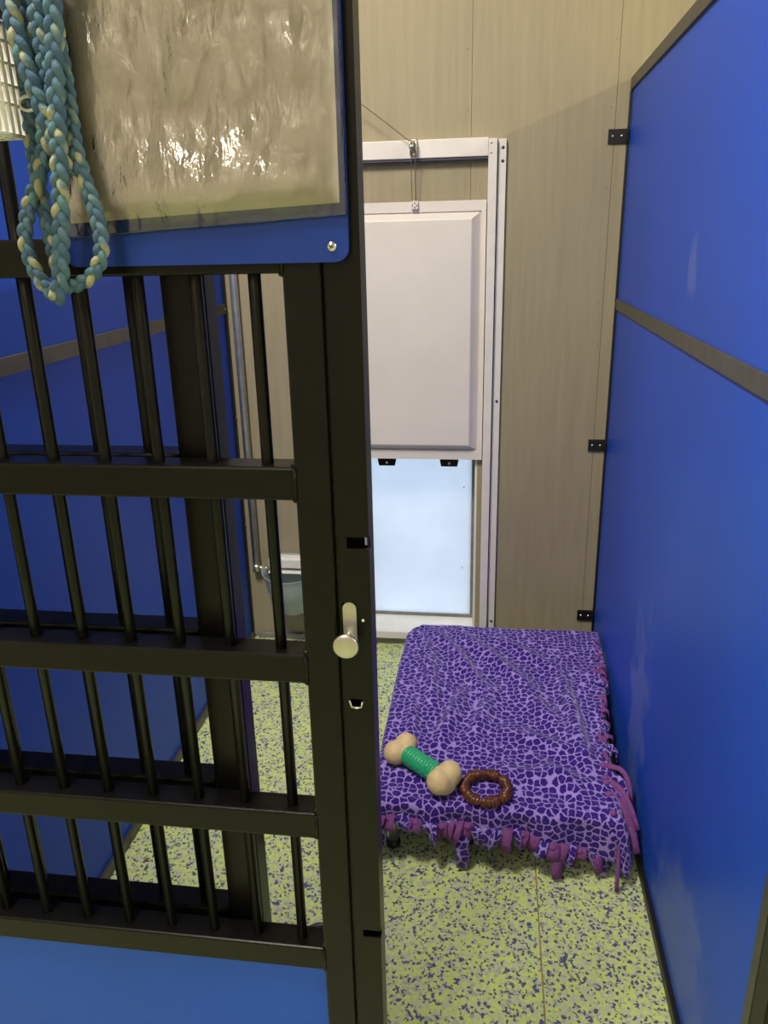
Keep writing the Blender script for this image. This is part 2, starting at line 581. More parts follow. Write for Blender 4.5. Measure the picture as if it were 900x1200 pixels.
# ================================================================== partitions
def partition(side, label):
    t = thing('kennel_partition', label, 'partition')
    s = 1 if side > 0 else -1
    x_in = XR if s > 0 else XL
    def bx(name, a, b, y0, y1, z0, z1, mat, bev=0.0, parent=t):
        x0, x1 = sorted((x_in + s * a, x_in + s * b))
        return box(name, x0, x1, y0, y1, z0, z1, mat, parent, bev, 2)
    blue = M['blue_scuffed'] if s > 0 else M['blue']
    y0, y1 = 0.862, 2.535
    bx('lower_panel', 0.0, 0.020, y0, y1, 0.018, 1.190, blue)
    bx('upper_panel', 0.0, 0.020, y0, y1, 1.206, 1.795, blue)
    bx('middle_channel', -0.0045, 0.0245, y0, y1 - 0.004, 1.184, 1.217, M['bronze'], 0.0015)
    bx('top_channel', -0.006, 0.026, y0 - 0.02, y1 + 0.006, 1.783, 1.815, M['bronze'], 0.002)
    bx('bottom_channel', -0.010, 0.028, y0, y1, 0.0, 0.026, M['black_plain'] if s > 0 else M['bronze'], 0.002)
    bx('rear_channel', -0.006, 0.026, y1 - 0.005, YB - 0.0003, 0.0, 1.782, M['black_plain'], 0.001)
    bx('front_channel', -0.004, 0.026, 0.8405, 0.8615, 0.0, 1.782, M['bronze'], 0.001)
    for z in (1.667, 0.755, 0.142) if s > 0 else ():
        x0, x1 = (-0.058, -0.0065)
        br = bx('bracket', x0, x1, YB - 0.007, YB - 0.0004, z - 0.019, z + 0.019, M['black_plain'], 0.001)
        for dx in (-0.045, -0.020):
            lathe('screw', [(0, 0.003), (0.003, 0.0025), (0.0045, 0)], M['steel'], br, 10,
                  Matrix.Translation((x_in + s * dx, YB - 0.0068, z)) @ Matrix.Rotation(math.pi / 2, 4, 'X'))
        bx('bracket_leg', -0.0085, -0.0062, YB - 0.030, YB - 0.0004, z - 0.019, z + 0.019, M['black_plain'], 0.0)
    # screw heads at the channel ends
    for z in (1.20, 0.84, 0.45):
        lathe('channel_screw', [(0, 0.003), (0.003, 0.0025), (0.0042, 0)], M['steel'], t, 10,
              Matrix.Translation((x_in - s * 0.0056, y1 - 0.012 if z > 1 else y1 + 0.002, z)) @ Matrix.Rotation(-s * math.pi / 2, 4, 'Y'))
    return t
partition(1, 'scuffed blue plastic partition beside the dog bed')
partition(-1, 'blue plastic partition seen through the gate bars beside the water bowl')

# ================================================================== front of the kennel: fixed grille and sliding gate
RAIL_TOPS = [1.638, 1.409, 1.171, 0.942, 0.714, 0.490]
TUBE = 0.038
def rail_mesh(x0, x1, z1, y0, bev=0.0028):
    bm = bmesh.new()
    add_box(bm, x0, x1, y0, y0 + TUBE, z1 - TUBE, z1, bev, 2)
    return bm

fx = thing('fixed_grille', 'black barred front section with a square post behind the sliding gate', 'grille')
YF = 0.840
box('post', -0.360, -0.310, YF, YF + TUBE, 0.0, 1.93, M['black'], fx, 0.003)
box('post', XL + 0.005, XL + 0.05, YF, YF + TUBE, 0.0, 1.93, M['black'], fx, 0.003)
for z in RAIL_TOPS + [1.93]:
    mesh_obj('rail', rail_mesh(XL + 0.05, -0.3602, z, YF), M['black'], fx)
for k in range(7):
    x = -0.4035 - k * 0.0635
    tube('bar', [(x, YF + TUBE / 2, 0.455), (x, YF + TUBE / 2, 1.91)], 0.0064, M['black'], fx, 12)
box('lower_panel', XL + 0.05, -0.3602, YF + 0.012, YF + 0.026, 0.03, 0.454, M['blue'], fx)
mesh_obj('rail', rail_mesh(XL + 0.05, -0.3602, 0.045, YF), M['black'], fx)

po = thing('front_post', 'dark square post at the front end of the blue partition right of the opening', 'post')
box('post_tube', XR - 0.003, XR + 0.045, 0.795, 0.8400, 0.0, 1.93, M['black'], po, 0.003)
box('strike_plate', XR - 0.0055, XR - 0.0028, 0.802, 0.832, 0.58, 0.64, M['black_plain'], po, 0.001)

gate = thing('sliding_gate', 'black steel sliding gate with round bars and blue lower panel', 'gate')
YG = 0.790
GX0, GX1 = -0.86, -0.210
for z in RAIL_TOPS + [1.93]:
    r_ = mesh_obj('rail', rail_mesh(GX0, GX1 + 0.0005, z, YG), M['black'], gate)
    # weld bead where the rail meets the stile
    for zz in (z - 0.0008, z - TUBE + 0.0008):
        tube('weld', [(GX1 - 0.0008, YG + 0.003, zz), (GX1 - 0.0008, YG + TUBE - 0.003, zz)], 0.0042, M['black'], r_, 8)
    tube('weld', [(GX1, YG + 0.0006, z - 0.001), (GX1, YG + 0.0006, z - TUBE + 0.001)], 0.0022, M['black'], r_, 8)
mesh_obj('rail', rail_mesh(GX0, GX1 + 0.0005, 0.060, YG), M['black'], gate)
box('stile', GX1, -0.1705, YG, YG + TUBE, 0.0, 1.95, M['black'], gate, 0.003)
box('stile', GX0 - 0.04, GX0, YG, YG + TUBE, 0.0, 1.95, M['black'], gate, 0.003)
barmesh = None
for k in range(10):
    x = -0.2440 - k * 0.0632
    if barmesh is None:
        b_ = tube('bar', [(0, 0, 0.455), (0, 0, 1.91)], 0.0068, M['black'], gate, 14)
        barmesh = b_.data
    else:
        b_ = link(bpy.data.objects.new('bar', barmesh), gate)
    b_.location = (x, YG + TUBE / 2, 0)
box('lower_panel', GX0, GX1, YG + 0.010, YG + 0.024, 0.055, 0.4535, M['blue'], gate)

# latch channel: a folded strip with slots cut through it
def latch_channel():
    x0, x1 = -0.1665, -0.131
    y0, t_ = YG + 0.002, 0.0025
    # front face built from strips so that the slots are real holes: (z0, z1, xa, xb)
    slots = [(0.968, 1.012, -0.1640, -0.1475), (1.078, 1.092, -0.1560, -0.1309), (0.874, 0.886, -0.1600, -0.1440), (0.518, 0.530, -0.1550, -0.1309)]
    slots.sort()
    bm = bmesh.new()
    z = 0.0
    for (a, b, xa, xb) in slots:
        add_box(bm, x0, x1, y0, y0 + t_, z, a)
        if xa > x0: add_box(bm, x0, xa, y0, y0 + t_, a, b)
        if xb < x1 - 0.001: add_box(bm, xb, x1, y0, y0 + t_, a, b)
        z = b
    add_box(bm, x0, x1, y0, y0 + t_, z, 1.95)
    add_box(bm, x0, x0 + t_, y0 + t_, y0 + 0.034, 0, 1.95)
    z = 0.0
    for (a, b) in ((0.518, 0.530), (1.078, 1.092)):
        add_box(bm, x1 - t_, x1, y0 + t_, y0 + 0.034, z, a)
        add_box(bm, x1 - t_, x1, y0 + 0.010, y0 + 0.034, a, b)
        z = b
    add_box(bm, x1 - t_, x1, y0 + t_, y0 + 0.034, z, 1.95)
    ch = mesh_obj('latch_channel', bm, M['black'], gate)
    # rounded ends of the latch slot
    return ch
ch = latch_channel()
box('channel_back', -0.1640, -0.1336, YG + 0.0335, YG + 0.0360, 0, 1.070, M['black_plain'], gate)
box('channel_back', -0.1640, -0.1410, YG + 0.0335, YG + 0.0360, 1.070, 1.100, M['black_plain'], gate)
box('channel_back', -0.1640, -0.1336, YG + 0.0335, YG + 0.0360, 1.100, 1.95, M['black_plain'], gate)
box('filler_strip', -0.1706, -0.1664, YG + 0.012, YG + 0.034, 0, 1.95, M['black_plain'], gate)
# steel slide plate seen in the slot, and the knob
def oval(cx, cz, rx, hz, n=10):
    pts = []
    for k in range(n + 1):
        a = math.pi * k / n
        pts.append((cx + rx * math.cos(a), cz + hz + rx * math.sin(a)))
    for k in range(n + 1):
        a = math.pi + math.pi * k / n
        pts.append((cx + rx * math.cos(a), cz - hz + rx * math.sin(a)))
    return pts
lp = poly('latch_plate', oval(-0.1557, 0.985, 0.0078, 0.020), 'y', YG + 0.0012, YG + 0.0035, M['nickel'], gate)
lathe('latch_knob', [(0, 0.024), (0.0125, 0.0238), (0.0144, 0.0228), (0.0150, 0.0208), (0.0144, 0.0185), (0.0120, 0.0170), (0.0056, 0.016), (0.0050, 0.010), (0.0048, -0.004), (0, -0.004)],
      M['nickel'], gate, 32, Matrix.Translation((-0.1575, YG + 0.001, 0.968)) @ Matrix.Rotation(math.pi / 2, 4, 'X'))
for (z, mtl) in ((0.880, 'nickel'),):
    tube('slot_rim', [( -0.160, YG + 0.0016, z + 0.004), (-0.158, YG + 0.0014, z - 0.0045), (-0.152, YG + 0.0014, z - 0.006), (-0.146, YG + 0.0014, z - 0.0045), (-0.1445, YG + 0.0016, z + 0.003)], 0.0012, M[mtl], gate, 8)
lathe('rivet', [(0, 0.0015), (0.0015, 0.001), (0.002, 0)], M['steel'], gate, 8, Matrix.Translation((-0.1405, YG + 0.002, 0.990)) @ Matrix.Rotation(math.pi / 2, 4, 'X'))

# ================================================================== dog door (guillotine)
gd = thing('guillotine_door', 'white raised-panel guillotine dog door half open on the beige wall', 'dog door')
YW = YB - 0.0005
def side_rail(s, xo):
    # s=+1: outer flange to the right
    def bb(name, a, b, y0, y1, mat, bev=0.001):
        x0, x1 = sorted((xo - s * a, xo - s * b))
        return box(name, x0, x1, y0, y1, 0.060, 1.672, mat, gd, bev)
    r = bb('rail_flange', 0.0, 0.024, YB - 0.016, YW, M['white_alu'])
    bb('rail_groove', 0.020, 0.029, YB - 0.010, YW, M['groove'], 0)
    bb('side_rail', 0.0265, 0.052, YB - 0.036, YW, M['white_alu'])
    for z in (1.648, 1.612, 0.90, 0.11):
        lathe('screw', [(0, 0.002), (0.0035, 0.0018), (0.005, 0)], M['groove'], r, 10,
              Matrix.Translation((xo - s * 0.010, YB - 0.016, z)) @ Matrix.Rotation(math.pi / 2, 4, 'X'))
    for z in (1.660, 1.634):
        lathe('screw', [(0, 0.0012), (0.0025, 0.001), (0.0034, 0)], M['steel'], r, 10,
              Matrix.Translation((xo - s * 0.044, YB - 0.036, z)) @ Matrix.Rotation(math.pi / 2, 4, 'X'))
side_rail(1, 0.024)
side_rail(-1, -0.516)
box('top_rail', -0.4635, -0.0285, YB - 0.030, YW, 1.626, 1.676, M['white_alu'], gd, 0.002)
box('rail_lip', -0.4635, -0.0285, YB - 0.026, YW, 1.619, 1.6258, M['groove'], gd)
# raised panel
def door_panel():
    x0, x1, z0, z1 = -0.462, -0.031, 0.705, 1.508
    yb, yf, yr = YB - 0.008, YB - 0.020, YB - 0.020
    bm = bmesh.new()
    def ring(i, y):
        return [bm.verts.new(c) for c in ((x0 + i[0], y, z0 + i[1]), (x1 - i[0], y, z0 + i[1]), (x1 - i[0], y, z1 - i[1]), (x0 + i[0], y, z1 - i[1]))]
    rs = [ring((0, 0), yb), ring((0, 0), yf), ring((0.014, 0.030), yf), ring((0.016, 0.032), yf + 0.006), ring((0.041, 0.052), yf - 0.020), ring((0.044, 0.055), yf - 0.0215)]
    bm.faces.new(rs[0])
    for a, b in zip(rs, rs[1:]):
        for k in range(4):
            bm.faces.new((a[k], a[(k + 1) % 4], b[(k + 1) % 4], b[k]))
    bm.faces.new(rs[-1])
    return mesh_obj('raised_panel', bm, M['white'], gd)
dp = door_panel()
cb = box('cable_bracket', -0.2555, -0.2345, YB - 0.032, YB - 0.0202, 1.486, 1.510, M['white_alu'], gd, 0.0015)
for dx, dz in ((-0.0068, 0), (0.0068, 0), (0, 0.006), (0, -0.006)):
    lathe('screw', [(0, 0.0012), (0.0013, 0.001), (0.0018, 0)], M['groove'], cb, 8,
          Matrix.Translation((-0.245 + dx, YB - 0.034, 1.497 + dz)) @ Matrix.Rotation(math.pi / 2, 4, 'X'))
for cx in (-0.350, -0.139):
    pts = [(cx - 0.031, 0.7045), (cx + 0.031, 0.7045), (cx + 0.031, 0.694), (cx + 0.027, 0.676), (cx - 0.027, 0.676), (cx - 0.031, 0.694)]
    c_ = poly('guide_clip', pts, 'y', YB - 0.006, YB + 0.002, M['black'], gd, 0.001)
    lathe('screw', [(0, 0.0025), (0.003, 0.002), (0.0045, 0)], M['steel'], c_, 10,
          Matrix.Translation((cx, YB - 0.006, 0.687)) @ Matrix.Rotation(math.pi / 2, 4, 'X'))

# pulley and cable
pl = thing('cable_pulley', 'small steel pulley on the top rail of the dog door', 'pulley')
PX, PZ = -0.246, 1.655
lathe('wheel', [(0, -0.006), (0.013, -0.006), (0.0145, -0.005), (0.0105, -0.001), (0.0105, 0.001), (0.0145, 0.005), (0.013, 0.006), (0, 0.006)], M['steel'], pl, 24,
      Matrix.Translation((PX, YB - 0.047, PZ)) @ Matrix.Rotation(math.pi / 2, 4, 'Y') @ Matrix.Rotation(0.5, 4, 'X'))
for dx in (-0.009, 0.009):
    poly('cheek', [(y, z) for y, z in oval(YB - 0.044, PZ, 0.0135, 0.010)], 'x', PX + dx - 0.001, PX + dx + 0.001, M['steel'], pl, 0.0003)
box('mount', PX - 0.012, PX + 0.012, YB - 0.034, YB - 0.0302, PZ - 0.022, PZ + 0.022, M['steel'], pl, 0.001)
lathe('axle', [(0, -0.013), (0.003, -0.013), (0.003, 0.013), (0, 0.013)], M['nickel'], pl, 12, Matrix.Translation((PX, YB - 0.047, PZ)) @ Matrix.Rotation(math.pi / 2, 4, 'Y'))
cab = tube('lift_cable', smoothpath([(-0.80, YB - 0.07, 2.04), (-0.412, YB - 0.058, 1.784), (PX - 0.012, YB - 0.047, PZ + 0.017), (PX + 0.004, YB - 0.049, PZ + 0.010), (PX + 0.0045, YB - 0.049, PZ - 0.03), (PX + 0.0045, YB - 0.033, 1.509)], 60), 0.0013, M['cable'])
tag(cab, 'thin steel cable running from the pulley down to the dog door', 'cable')
lt = tube('cable_tail', smoothpath([(PX - 0.006, YB - 0.048, PZ - 0.012), (PX - 0.007, YB - 0.046, 1.58), (PX - 0.006, YB - 0.033, 1.509)], 20), 0.0010, M['cable'], cab)

# opening: jambs, sill and the frosted outer flap
sl = struct(box('trim_1', OX0, OX1, YB - 0.010, YB + 0.150, OZ0 - 0.0118, OZ0 + 0.004, M['sill'], bev=0.002))
struct(box('trim_2', OX0 - 0.055, 0.0235, YB - 0.030, YB - 0.0003, 0.030, 0.0585, M['white_alu'], bev=0.003))
jb = struct(box('trim_3', OX1 - 0.008, OX1, YB + 0.001, YB + 0.150, OZ0 + 0.0042, OZ1, M['sill']))
struct(box('trim_4', OX0, OX0 + 0.008, YB + 0.001, YB + 0.150, OZ0 + 0.0042, OZ1, M['sill']))
fl = thing('outer_flap', 'frosted pale blue daylit flap filling the dog door opening', 'flap')
bm = bmesh.new()
YO = YB + 0.110
add_box(bm, OX0 + 0.018, OX1 - 0.020, YO, YO + 0.004, OZ0 + 0.016, OZ1)
mesh_obj('frosted_sheet', bm, M['flap'], fl)
box('edge_strip', OX1 - 0.020, OX1 - 0.0082, YO - 0.004, YO + 0.012, OZ0 + 0.0042, OZ1, M['jamb'], fl, 0.001)
box('edge_strip', OX0 + 0.0082, OX0 + 0.018, YO - 0.004, YO + 0.012, OZ0 + 0.0042, OZ1, M['jamb'], fl, 0.001)
box('edge_strip', OX0 + 0.018, OX1 - 0.020, YO - 0.004, YO + 0.012, OZ0 + 0.0042, OZ0 + 0.016, M['jamb'], fl, 0.001)

# ================================================================== water pipe and bowl
wp = thing('water_pipe', 'vertical grey metal water pipe in the rear corner', 'pipe')
tube('pipe_run', [(-0.832, YB - 0.022, 0.300), (-0.832, YB - 0.022, 2.35)], 0.0125, M['pipe'], wp, 16)
tube('coupling', [(-0.832, YB - 0.022, 0.278), (-0.832, YB - 0.022, 0.304)], 0.0145, M['brass'], wp, 16)
tube('branch', [(-0.832, YB - 0.022, 0.288), (-0.775, YB - 0.022, 0.288)], 0.0075, M['brass'], wp, 12)
tube('hex_nut', [(-0.822, YB - 0.022, 0.288), (-0.806, YB - 0.022, 0.288)], 0.0125, M['brass'], wp, 6)
tube('hex_nut', [(-0.802, YB - 0.022, 0.288), (-0.790, YB - 0.022, 0.288)], 0.0110, M['brass'], wp, 6)
for z in (1.95,):
    box('pipe_clip', -0.853, -0.823, YB - 0.036, YB - 0.0005, z - 0.008, z + 0.008, M['pipe'], wp, 0.002)

wb = thing('water_bowl', 'milky plastic automatic water bowl on the beige wall below the pipe', 'water bowl')
# bowl: D-shaped, wall side flat, made from scaled half rings
def bowl_mesh():
    bm = bmesh.new()
    prof = [(1.06, 0.000), (1.02, -0.006), (0.98, -0.03), (0.90, -0.07), (0.74, -0.11), (0.55, -0.135), (0.52, -0.160), (0.0, -0.162)]
    inner = [(1.03, -0.001), (0.94, -0.03), (0.86, -0.07), (0.70, -0.107), (0.50, -0.122), (0, -0.124)]
    CX, CY, CZ, RX, RY = -0.693, YB - 0.030, 0.305, 0.104, 0.145
    def ring(k, z):
        out = []
        for i in range(25):
            a = math.pi + math.pi * i / 24
            out.append(bm.verts.new((CX + RX * k * math.cos(a), CY + RY * k * math.sin(a), CZ + z)))
        return out
    rr = [ring(max(k, 0.02), z) for k, z in inner[::-1] + prof]
    for a, b in zip(rr, rr[1:]):
        for i in range(24):
            f = bm.faces.new((a[i], a[i + 1], b[i + 1], b[i]))
            f.smooth = True
    # flat back
    for a, b in zip(rr, rr[1:]):
        bm.faces.new((a[0], b[0], b[24], a[24])) if False else None
    return mesh_obj('bowl', bm, M['bowl'], wb)
bowl_mesh()
box('back_plate', -0.778, -0.582, YB - 0.0305, YB - 0.001, 0.135, 0.345, M['bowl'], wb, 0.006)
box('valve_cover', -0.772, -0.588, YB - 0.075, YB - 0.0307, 0.312, 0.350, M['plastic_white'], wb, 0.006)
box('cover_lip', -0.772, -0.588, YB - 0.085, YB - 0.0307, 0.296, 0.302, M['plastic_white'], wb, 0.002)

# ================================================================== dog bed (raised cot)
BX0, BX1, BY0, BY1, BH = -0.232, 0.292, 1.515, 2.345, 0.155
cot = thing('dog_cot', 'raised metal dog cot mostly hidden under the purple blanket', 'dog bed')
for x in (BX0 + 0.016, BX1 - 0.016):
    tube('side_rail', [(x, BY0, BH - 0.017), (x, BY1, BH - 0.017)], 0.0155, M['alu'], cot, 12)
    for y in (BY0 + 0.02, BY1 - 0.02):
        tube('leg', [(x, y, 0.0), (x, y, BH - 0.018)], 0.0145, M['alu'], cot, 12)
        lathe('foot', [(0, 0), (0.018, 0), (0.019, 0.006), (0.0165, 0.018), (0, 0.018)], M['black_plain'], cot, 12, Matrix.Translation((x, y, 0)))
for y in (BY0 + 0.016, BY1 - 0.016):
    tube('end_rail', [(BX0 + 0.016, y, BH - 0.017), (BX1 - 0.016, y, BH - 0.017)], 0.0155, M['alu'], cot, 12)
bm = bmesh.new()
add_box(bm, BX0 + 0.004, BX1 - 0.004, BY0 + 0.004, BY1 - 0.004, BH - 0.010, BH - 0.006)
mesh_obj('sling', bm, M['mesh_cloth'], cot)

# ------------------------------------------------------------------ blanket
def lerp(a, b, t): return a + (b - a) * t
def sstep(a, b, t):
    t = max(0, min(1, (t - a) / (b - a)))
    return t * t * (3 - 2 * t)
def interp(tab, t):
    for (a, va), (b, vb) in zip(tab, tab[1:]):
        if t <= b:
            k = max(0, (t - a) / (b - a))
            k = k * k * (3 - 2 * k)
            return va + (vb - va) * k
    return tab[-1][1]
def xleft(y): return interp([(1.49, -0.245), (1.8, -0.250), (2.1, -0.252), (2.31, -0.248), (2.345, -0.238), (2.372, -0.212)], y)
def xright(y): return interp([(1.49, 0.298), (1.62, 0.296), (1.85, 0.304), (2.05, 0.328), (2.25, 0.350), (2.40, 0.352)], y)
YFRONT, YBACK = 1.497, 2.372
ridges = [  # (x0,y0,x1,y1, height, width)
    (-0.16, 2.32, 0.00, 1.98, 0.010, 0.022), (-0.10, 2.34, 0.14, 2.00, 0.009, 0.024), (-0.19, 2.25, -0.14, 1.86, 0.008, 0.020),
    (0.03, 2.30, 0.20, 2.14, 0.006, 0.02), (-0.06, 1.98, -0.12, 1.72, 0.010, 0.020), (0.02, 2.00, -0.03, 1.74, 0.009, 0.022),
    (-0.20, 1.92, -0.19, 1.70, 0.007, 0.016), (0.10, 2.02, 0.22, 1.76, 0.008, 0.028), (0.22, 2.10, 0.25, 1.66, 0.011, 0.02),
    (0.06, 1.80, 0.24, 1.70, 0.007, 0.03), (0.05, 1.62, 0.25, 1.60, 0.008, 0.03), (-0.22, 1.60, -0.05, 1.535, 0.006, 0.02), (0.12, 1.70, 0.23, 1.54, 0.007, 0.022)]
def ztop(x, y):
    z = BH + 0.010
    cx = (x - 0.03) / 0.27
    cy = (y - 1.93) / 0.43
    z -= 0.010 * max(0, 1 - cx * cx) * max(0, 1 - cy * cy)
    for x0, y0, x1, y1, h, w in ridges:
        dx, dy = x1 - x0, y1 - y0
        L2 = dx * dx + dy * dy
        t = max(0, min(1, ((x - x0) * dx + (y - y0) * dy) / L2))
        d2 = (x - x0 - t * dx) ** 2 + (y - y0 - t * dy) ** 2
        fade = math.sin(math.pi * (0.12 + 0.76 * t))
        z += 2.4 * h * fade * math.exp(-d2 / (w * w))
    z += 0.003 * noise.noise(Vector((x * 9, y * 9, 1.7))) + 0.0018 * noise.noise(Vector((x * 28, y * 28, 5.2)))
    return z
def front_drop(x): return interp([(-0.26, 0.052), (-0.10, 0.062), (0.05, 0.066), (0.16, 0.092), (0.27, 0.120), (0.36, 0.125)], x)
def right_drop(y): return interp([(1.40, 0.105), (1.60, 0.085), (1.80, 0.055), (2.1, 0.040), (2.4, 0.035)], y)
RAD = 0.016
def hang(d):
    """distance over the edge -> (outward, down)"""
    q = RAD * math.pi / 2
    if d < q:
        a = d / RAD
        return RAD * math.sin(a), RAD * (1 - math.cos(a))
    return RAD, RAD + d - q
def blanket_point(s, t):
    """s: metres across from the left edge (negative = overhang), t: metres along y, on the flat cloth"""
    y = min(max(t, YFRONT), YBACK)
    xl, xr = xleft(y), xright(y)
    x = min(max(s, xl), xr)
    ox = s - x
    oy = t - y
    z = ztop(x, y)
    d = math.hypot(ox, oy)
    if d > 1e-6:
        out, dn = hang(d)
        ux, uy = ox / d, oy / d
        corner = abs(ux * uy) * 2
        wave = 0.0
        if abs(uy) > 0.2:
            wave += 0.010 * math.sin(x * 46 + 0.8) * min(1, d / 0.05)
        if ux > 0.2:
            wave += 0.003 * math.sin(y * 50) * min(1, d / 0.05)
        flare = out + wave * 0.8 + corner * 0.20 * d
        if ux > 0:
            room = max(0.004, 0.362 - xr)
            flare_x = min(flare, room * 0.8) * ux
        else:
            flare_x = flare * ux
        x += flare_x
        y += flare * uy
        z = max(0.006 + 0.004 * math.sin(40 * s), z - dn * (1 - 0.04 * corner))
    return Vector((x, y, z))
def blanket():
    bm = bmesh.new()
    uvl = bm.loops.layers.uv.new('UVMap')
    ns, nt_ = 150, 200
    grid = []
    for j in range(nt_ + 1):
        v = j / nt_
        row = []
        for i in range(ns + 1):
            u = i / ns
            # flat-cloth coordinates
            tt0 = lerp(YFRONT - 0.13, YBACK + 0.03, v)
            ym = min(max(tt0, YFRONT), YBACK)
            s = lerp(xleft(ym) - 0.06, xright(ym) + right_drop(ym), u)
            fd = front_drop(min(max(s, -0.25), 0.33))
            if tt0 < YFRONT:
                t = YFRONT - (YFRONT - tt0) / 0.13 * fd
            else:
                t = tt0
            row.append((bm.verts.new(blanket_point(s, t)), (s, t)))
        grid.append(row)
    for j in range(nt_):
        for i in range(ns):
            q = (grid[j][i], grid[j][i + 1], grid[j + 1][i + 1], grid[j + 1][i])
            f = bm.faces.new([a[0] for a in q])
            f.smooth = True
            for lp_, a in zip(f.loops, q):
                lp_[uvl].uv = a[1]
    return bm
blk = thing('fleece_blanket', 'purple leopard print fleece blanket with mauve fringe draped over the cot', 'blanket')
bm = blanket()
me = bpy.data.meshes.new('blanket_cloth')
bmesh.ops.recalc_face_normals(bm, faces=bm.faces)
bm.to_mesh(me)
bm.free()
me.materials.append(M['leopard'])
cloth = link(bpy.data.objects.new('cloth', me), blk)
so = cloth.modifiers.new('thick', 'SOLIDIFY')
so.thickness = 0.003
so.offset = 0

def ribbon(pts, width, wdir, mat, parent, thick=0.0028, name='fringe_strip', taper=0.85):
    bm = bmesh.new()
    uvl = bm.loops.layers.uv.new('UVMap')
    P = [Vector(p) for p in pts]
    off = (R.uniform(0, 3), R.uniform(0, 3))
    rows = []
    L = 0
    for i, p in enumerate(P):
        t = (P[min(i + 1, len(P) - 1)] - P[max(0, i - 1)]).normalized()
        w = Vector(wdir)
        w = (w - t * w.dot(t)).normalized()
        n = t.cross(w)
        if i: L += (P[i] - P[i - 1]).length
        wd = width * lerp(1, taper, i / (len(P) - 1)) / 2
        rows.append([(bm.verts.new(p + w * sx * wd + n * sn * thick / 2), (off[0] + sx * wd, off[1] + L)) for sx, sn in ((-1, -1), (1, -1), (1, 1), (-1, 1))])
    def face(q):
        f = bm.faces.new([a[0] for a in q])
        f.smooth = True
        for lp_, a in zip(f.loops, q): lp_[uvl].uv = a[1]
    for a, b in zip(rows, rows[1:]):
        for k in range(4):
            face((a[k], a[(k + 1) % 4], b[(k + 1) % 4], b[k]))
    face(rows[0]); face(rows[-1][::-1])
    return mesh_obj(name, bm, mat, parent)

def knot(c, r, mat, parent):
    bm = bmesh.new()
    uvl = bm.loops.layers.uv.new('UVMap')
    bmesh.ops.create_icosphere(bm, subdivisions=2, radius=r)
    sd = R.uniform(0, 50)
    for v in bm.verts:
        k = 1 + 0.35 * noise.noise(v.co / r * 1.3 + Vector((sd, 0, 0)))
        v.co = Vector((v.co.x * k * 1.1, v.co.y * k, v.co.z * k * 0.8))
    for f in bm.faces:
        f.smooth = True
        for l in f.loops: l[uvl].uv = (sd + l.vert.co.x + l.vert.co.z * .5, l.vert.co.y + l.vert.co.z * .7)
    bm.transform(Matrix.Translation(c))
    return mesh_obj('knot', bm, mat, parent)

# front fringe
s = -0.236
k = 0
while s < 0.268:
    w = R.uniform(0.020, 0.034)
    hem = blanket_point(s, YFRONT - front_drop(s) + 0.006)
    prev = blanket_point(s, YFRONT - front_drop(s) + 0.03)
    hem.y -= 0.004
    L = R.uniform(0.020, 0.044)
    mat = M['mauve'] if R.random() < 0.62 else M['leopard']
    dx = R.uniform(-0.016, 0.016)
    out = R.uniform(0.006, 0.022)
    p = [hem + Vector((0, 0.002, 0.006)), hem + Vector((dx * .3, -out * .6, -0.004)), hem + Vector((dx * .7, -out, -L * .5)), hem + Vector((dx, -out * R.uniform(.5, 1.0), -L))]
    for q in p: q.z = max(q.z, 0.006)
    ang = R.uniform(-0.9, 0.9)
    ribbon(p, w, (math.cos(ang), math.sin(ang), R.uniform(-.45, .45)), mat, blk)
    # leopard layer behind
    if R.random() < 0.75:
        p2 = [hem + Vector((0.006, 0.010, 0.008)), hem + Vector((0.010, 0.006, -0.010)), hem + Vector((0.012 + dx, 0.004, -L * .8)), hem + Vector((0.010 + dx, 0.000, -L * 1.25))]
        for q in p2: q.z = max(q.z, 0.006)
        ribbon(p2, w, (1, R.uniform(-.4, .4), 0), M['leopard'] if mat is M['mauve'] else M['mauve'], blk)
    if k % 3 == 1:
        knot(hem + Vector((0, -0.004, 0.0)), 0.0085, mat, blk)
    s += w * 0.72
    k += 1
# long leopard tongue hanging to the floor in the middle of the front edge, and one at the left corner
ribbon([(-0.045, 1.476, 0.104), (-0.046, 1.468, 0.075), (-0.042, 1.466, 0.045), (-0.046, 1.462, 0.012)], 0.036, (1, 0.2, 0), M['leopard'], blk, taper=0.75)
ribbon([(-0.236, 1.480, 0.115), (-0.240, 1.474, 0.085), (-0.238, 1.474, 0.060), (-0.244, 1.472, 0.040)], 0.026, (1, -0.3, 0), M['leopard'], blk)
ribbon([(0.170, 1.468, 0.075), (0.172, 1.458, 0.050), (0.168, 1.456, 0.030), (0.172, 1.452, 0.012)], 0.024, (1, 0.1, 0), M['mauve'], blk)

# knotted right edge, towards the wall
t = 1.705
k = 0
while t < 2.30:
    xr = xright(t)
    near = t < 1.92
    c = Vector((min(xr + R.uniform(-0.012, 0.012), 0.348), t, ztop(xr, t) - R.uniform(0.0, 0.010)))
    mat = M['mauve'] if k % 2 else M['leopard']
    knot(c, R.uniform(0.0085, 0.0115), mat, blk)
    for q in range(2 if near else 1):
        dy = R.uniform(-0.030, 0.020)
        ex = min(c.x + R.uniform(0.010, 0.030), 0.358)
        p = [c, c + Vector(((ex - c.x) * .5, dy * .4, 0.012)), Vector((ex, c.y + dy * .8, c.z + 0.002)), Vector((ex + 0.001, c.y + dy, c.z - 0.020))]
        ribbon(p, R.uniform(0.011, 0.016), (0.2, 1, 0.3), M['mauve'] if R.random() < .5 else M['leopard'], blk)
    t += R.uniform(0.020, 0.028)
    k += 1
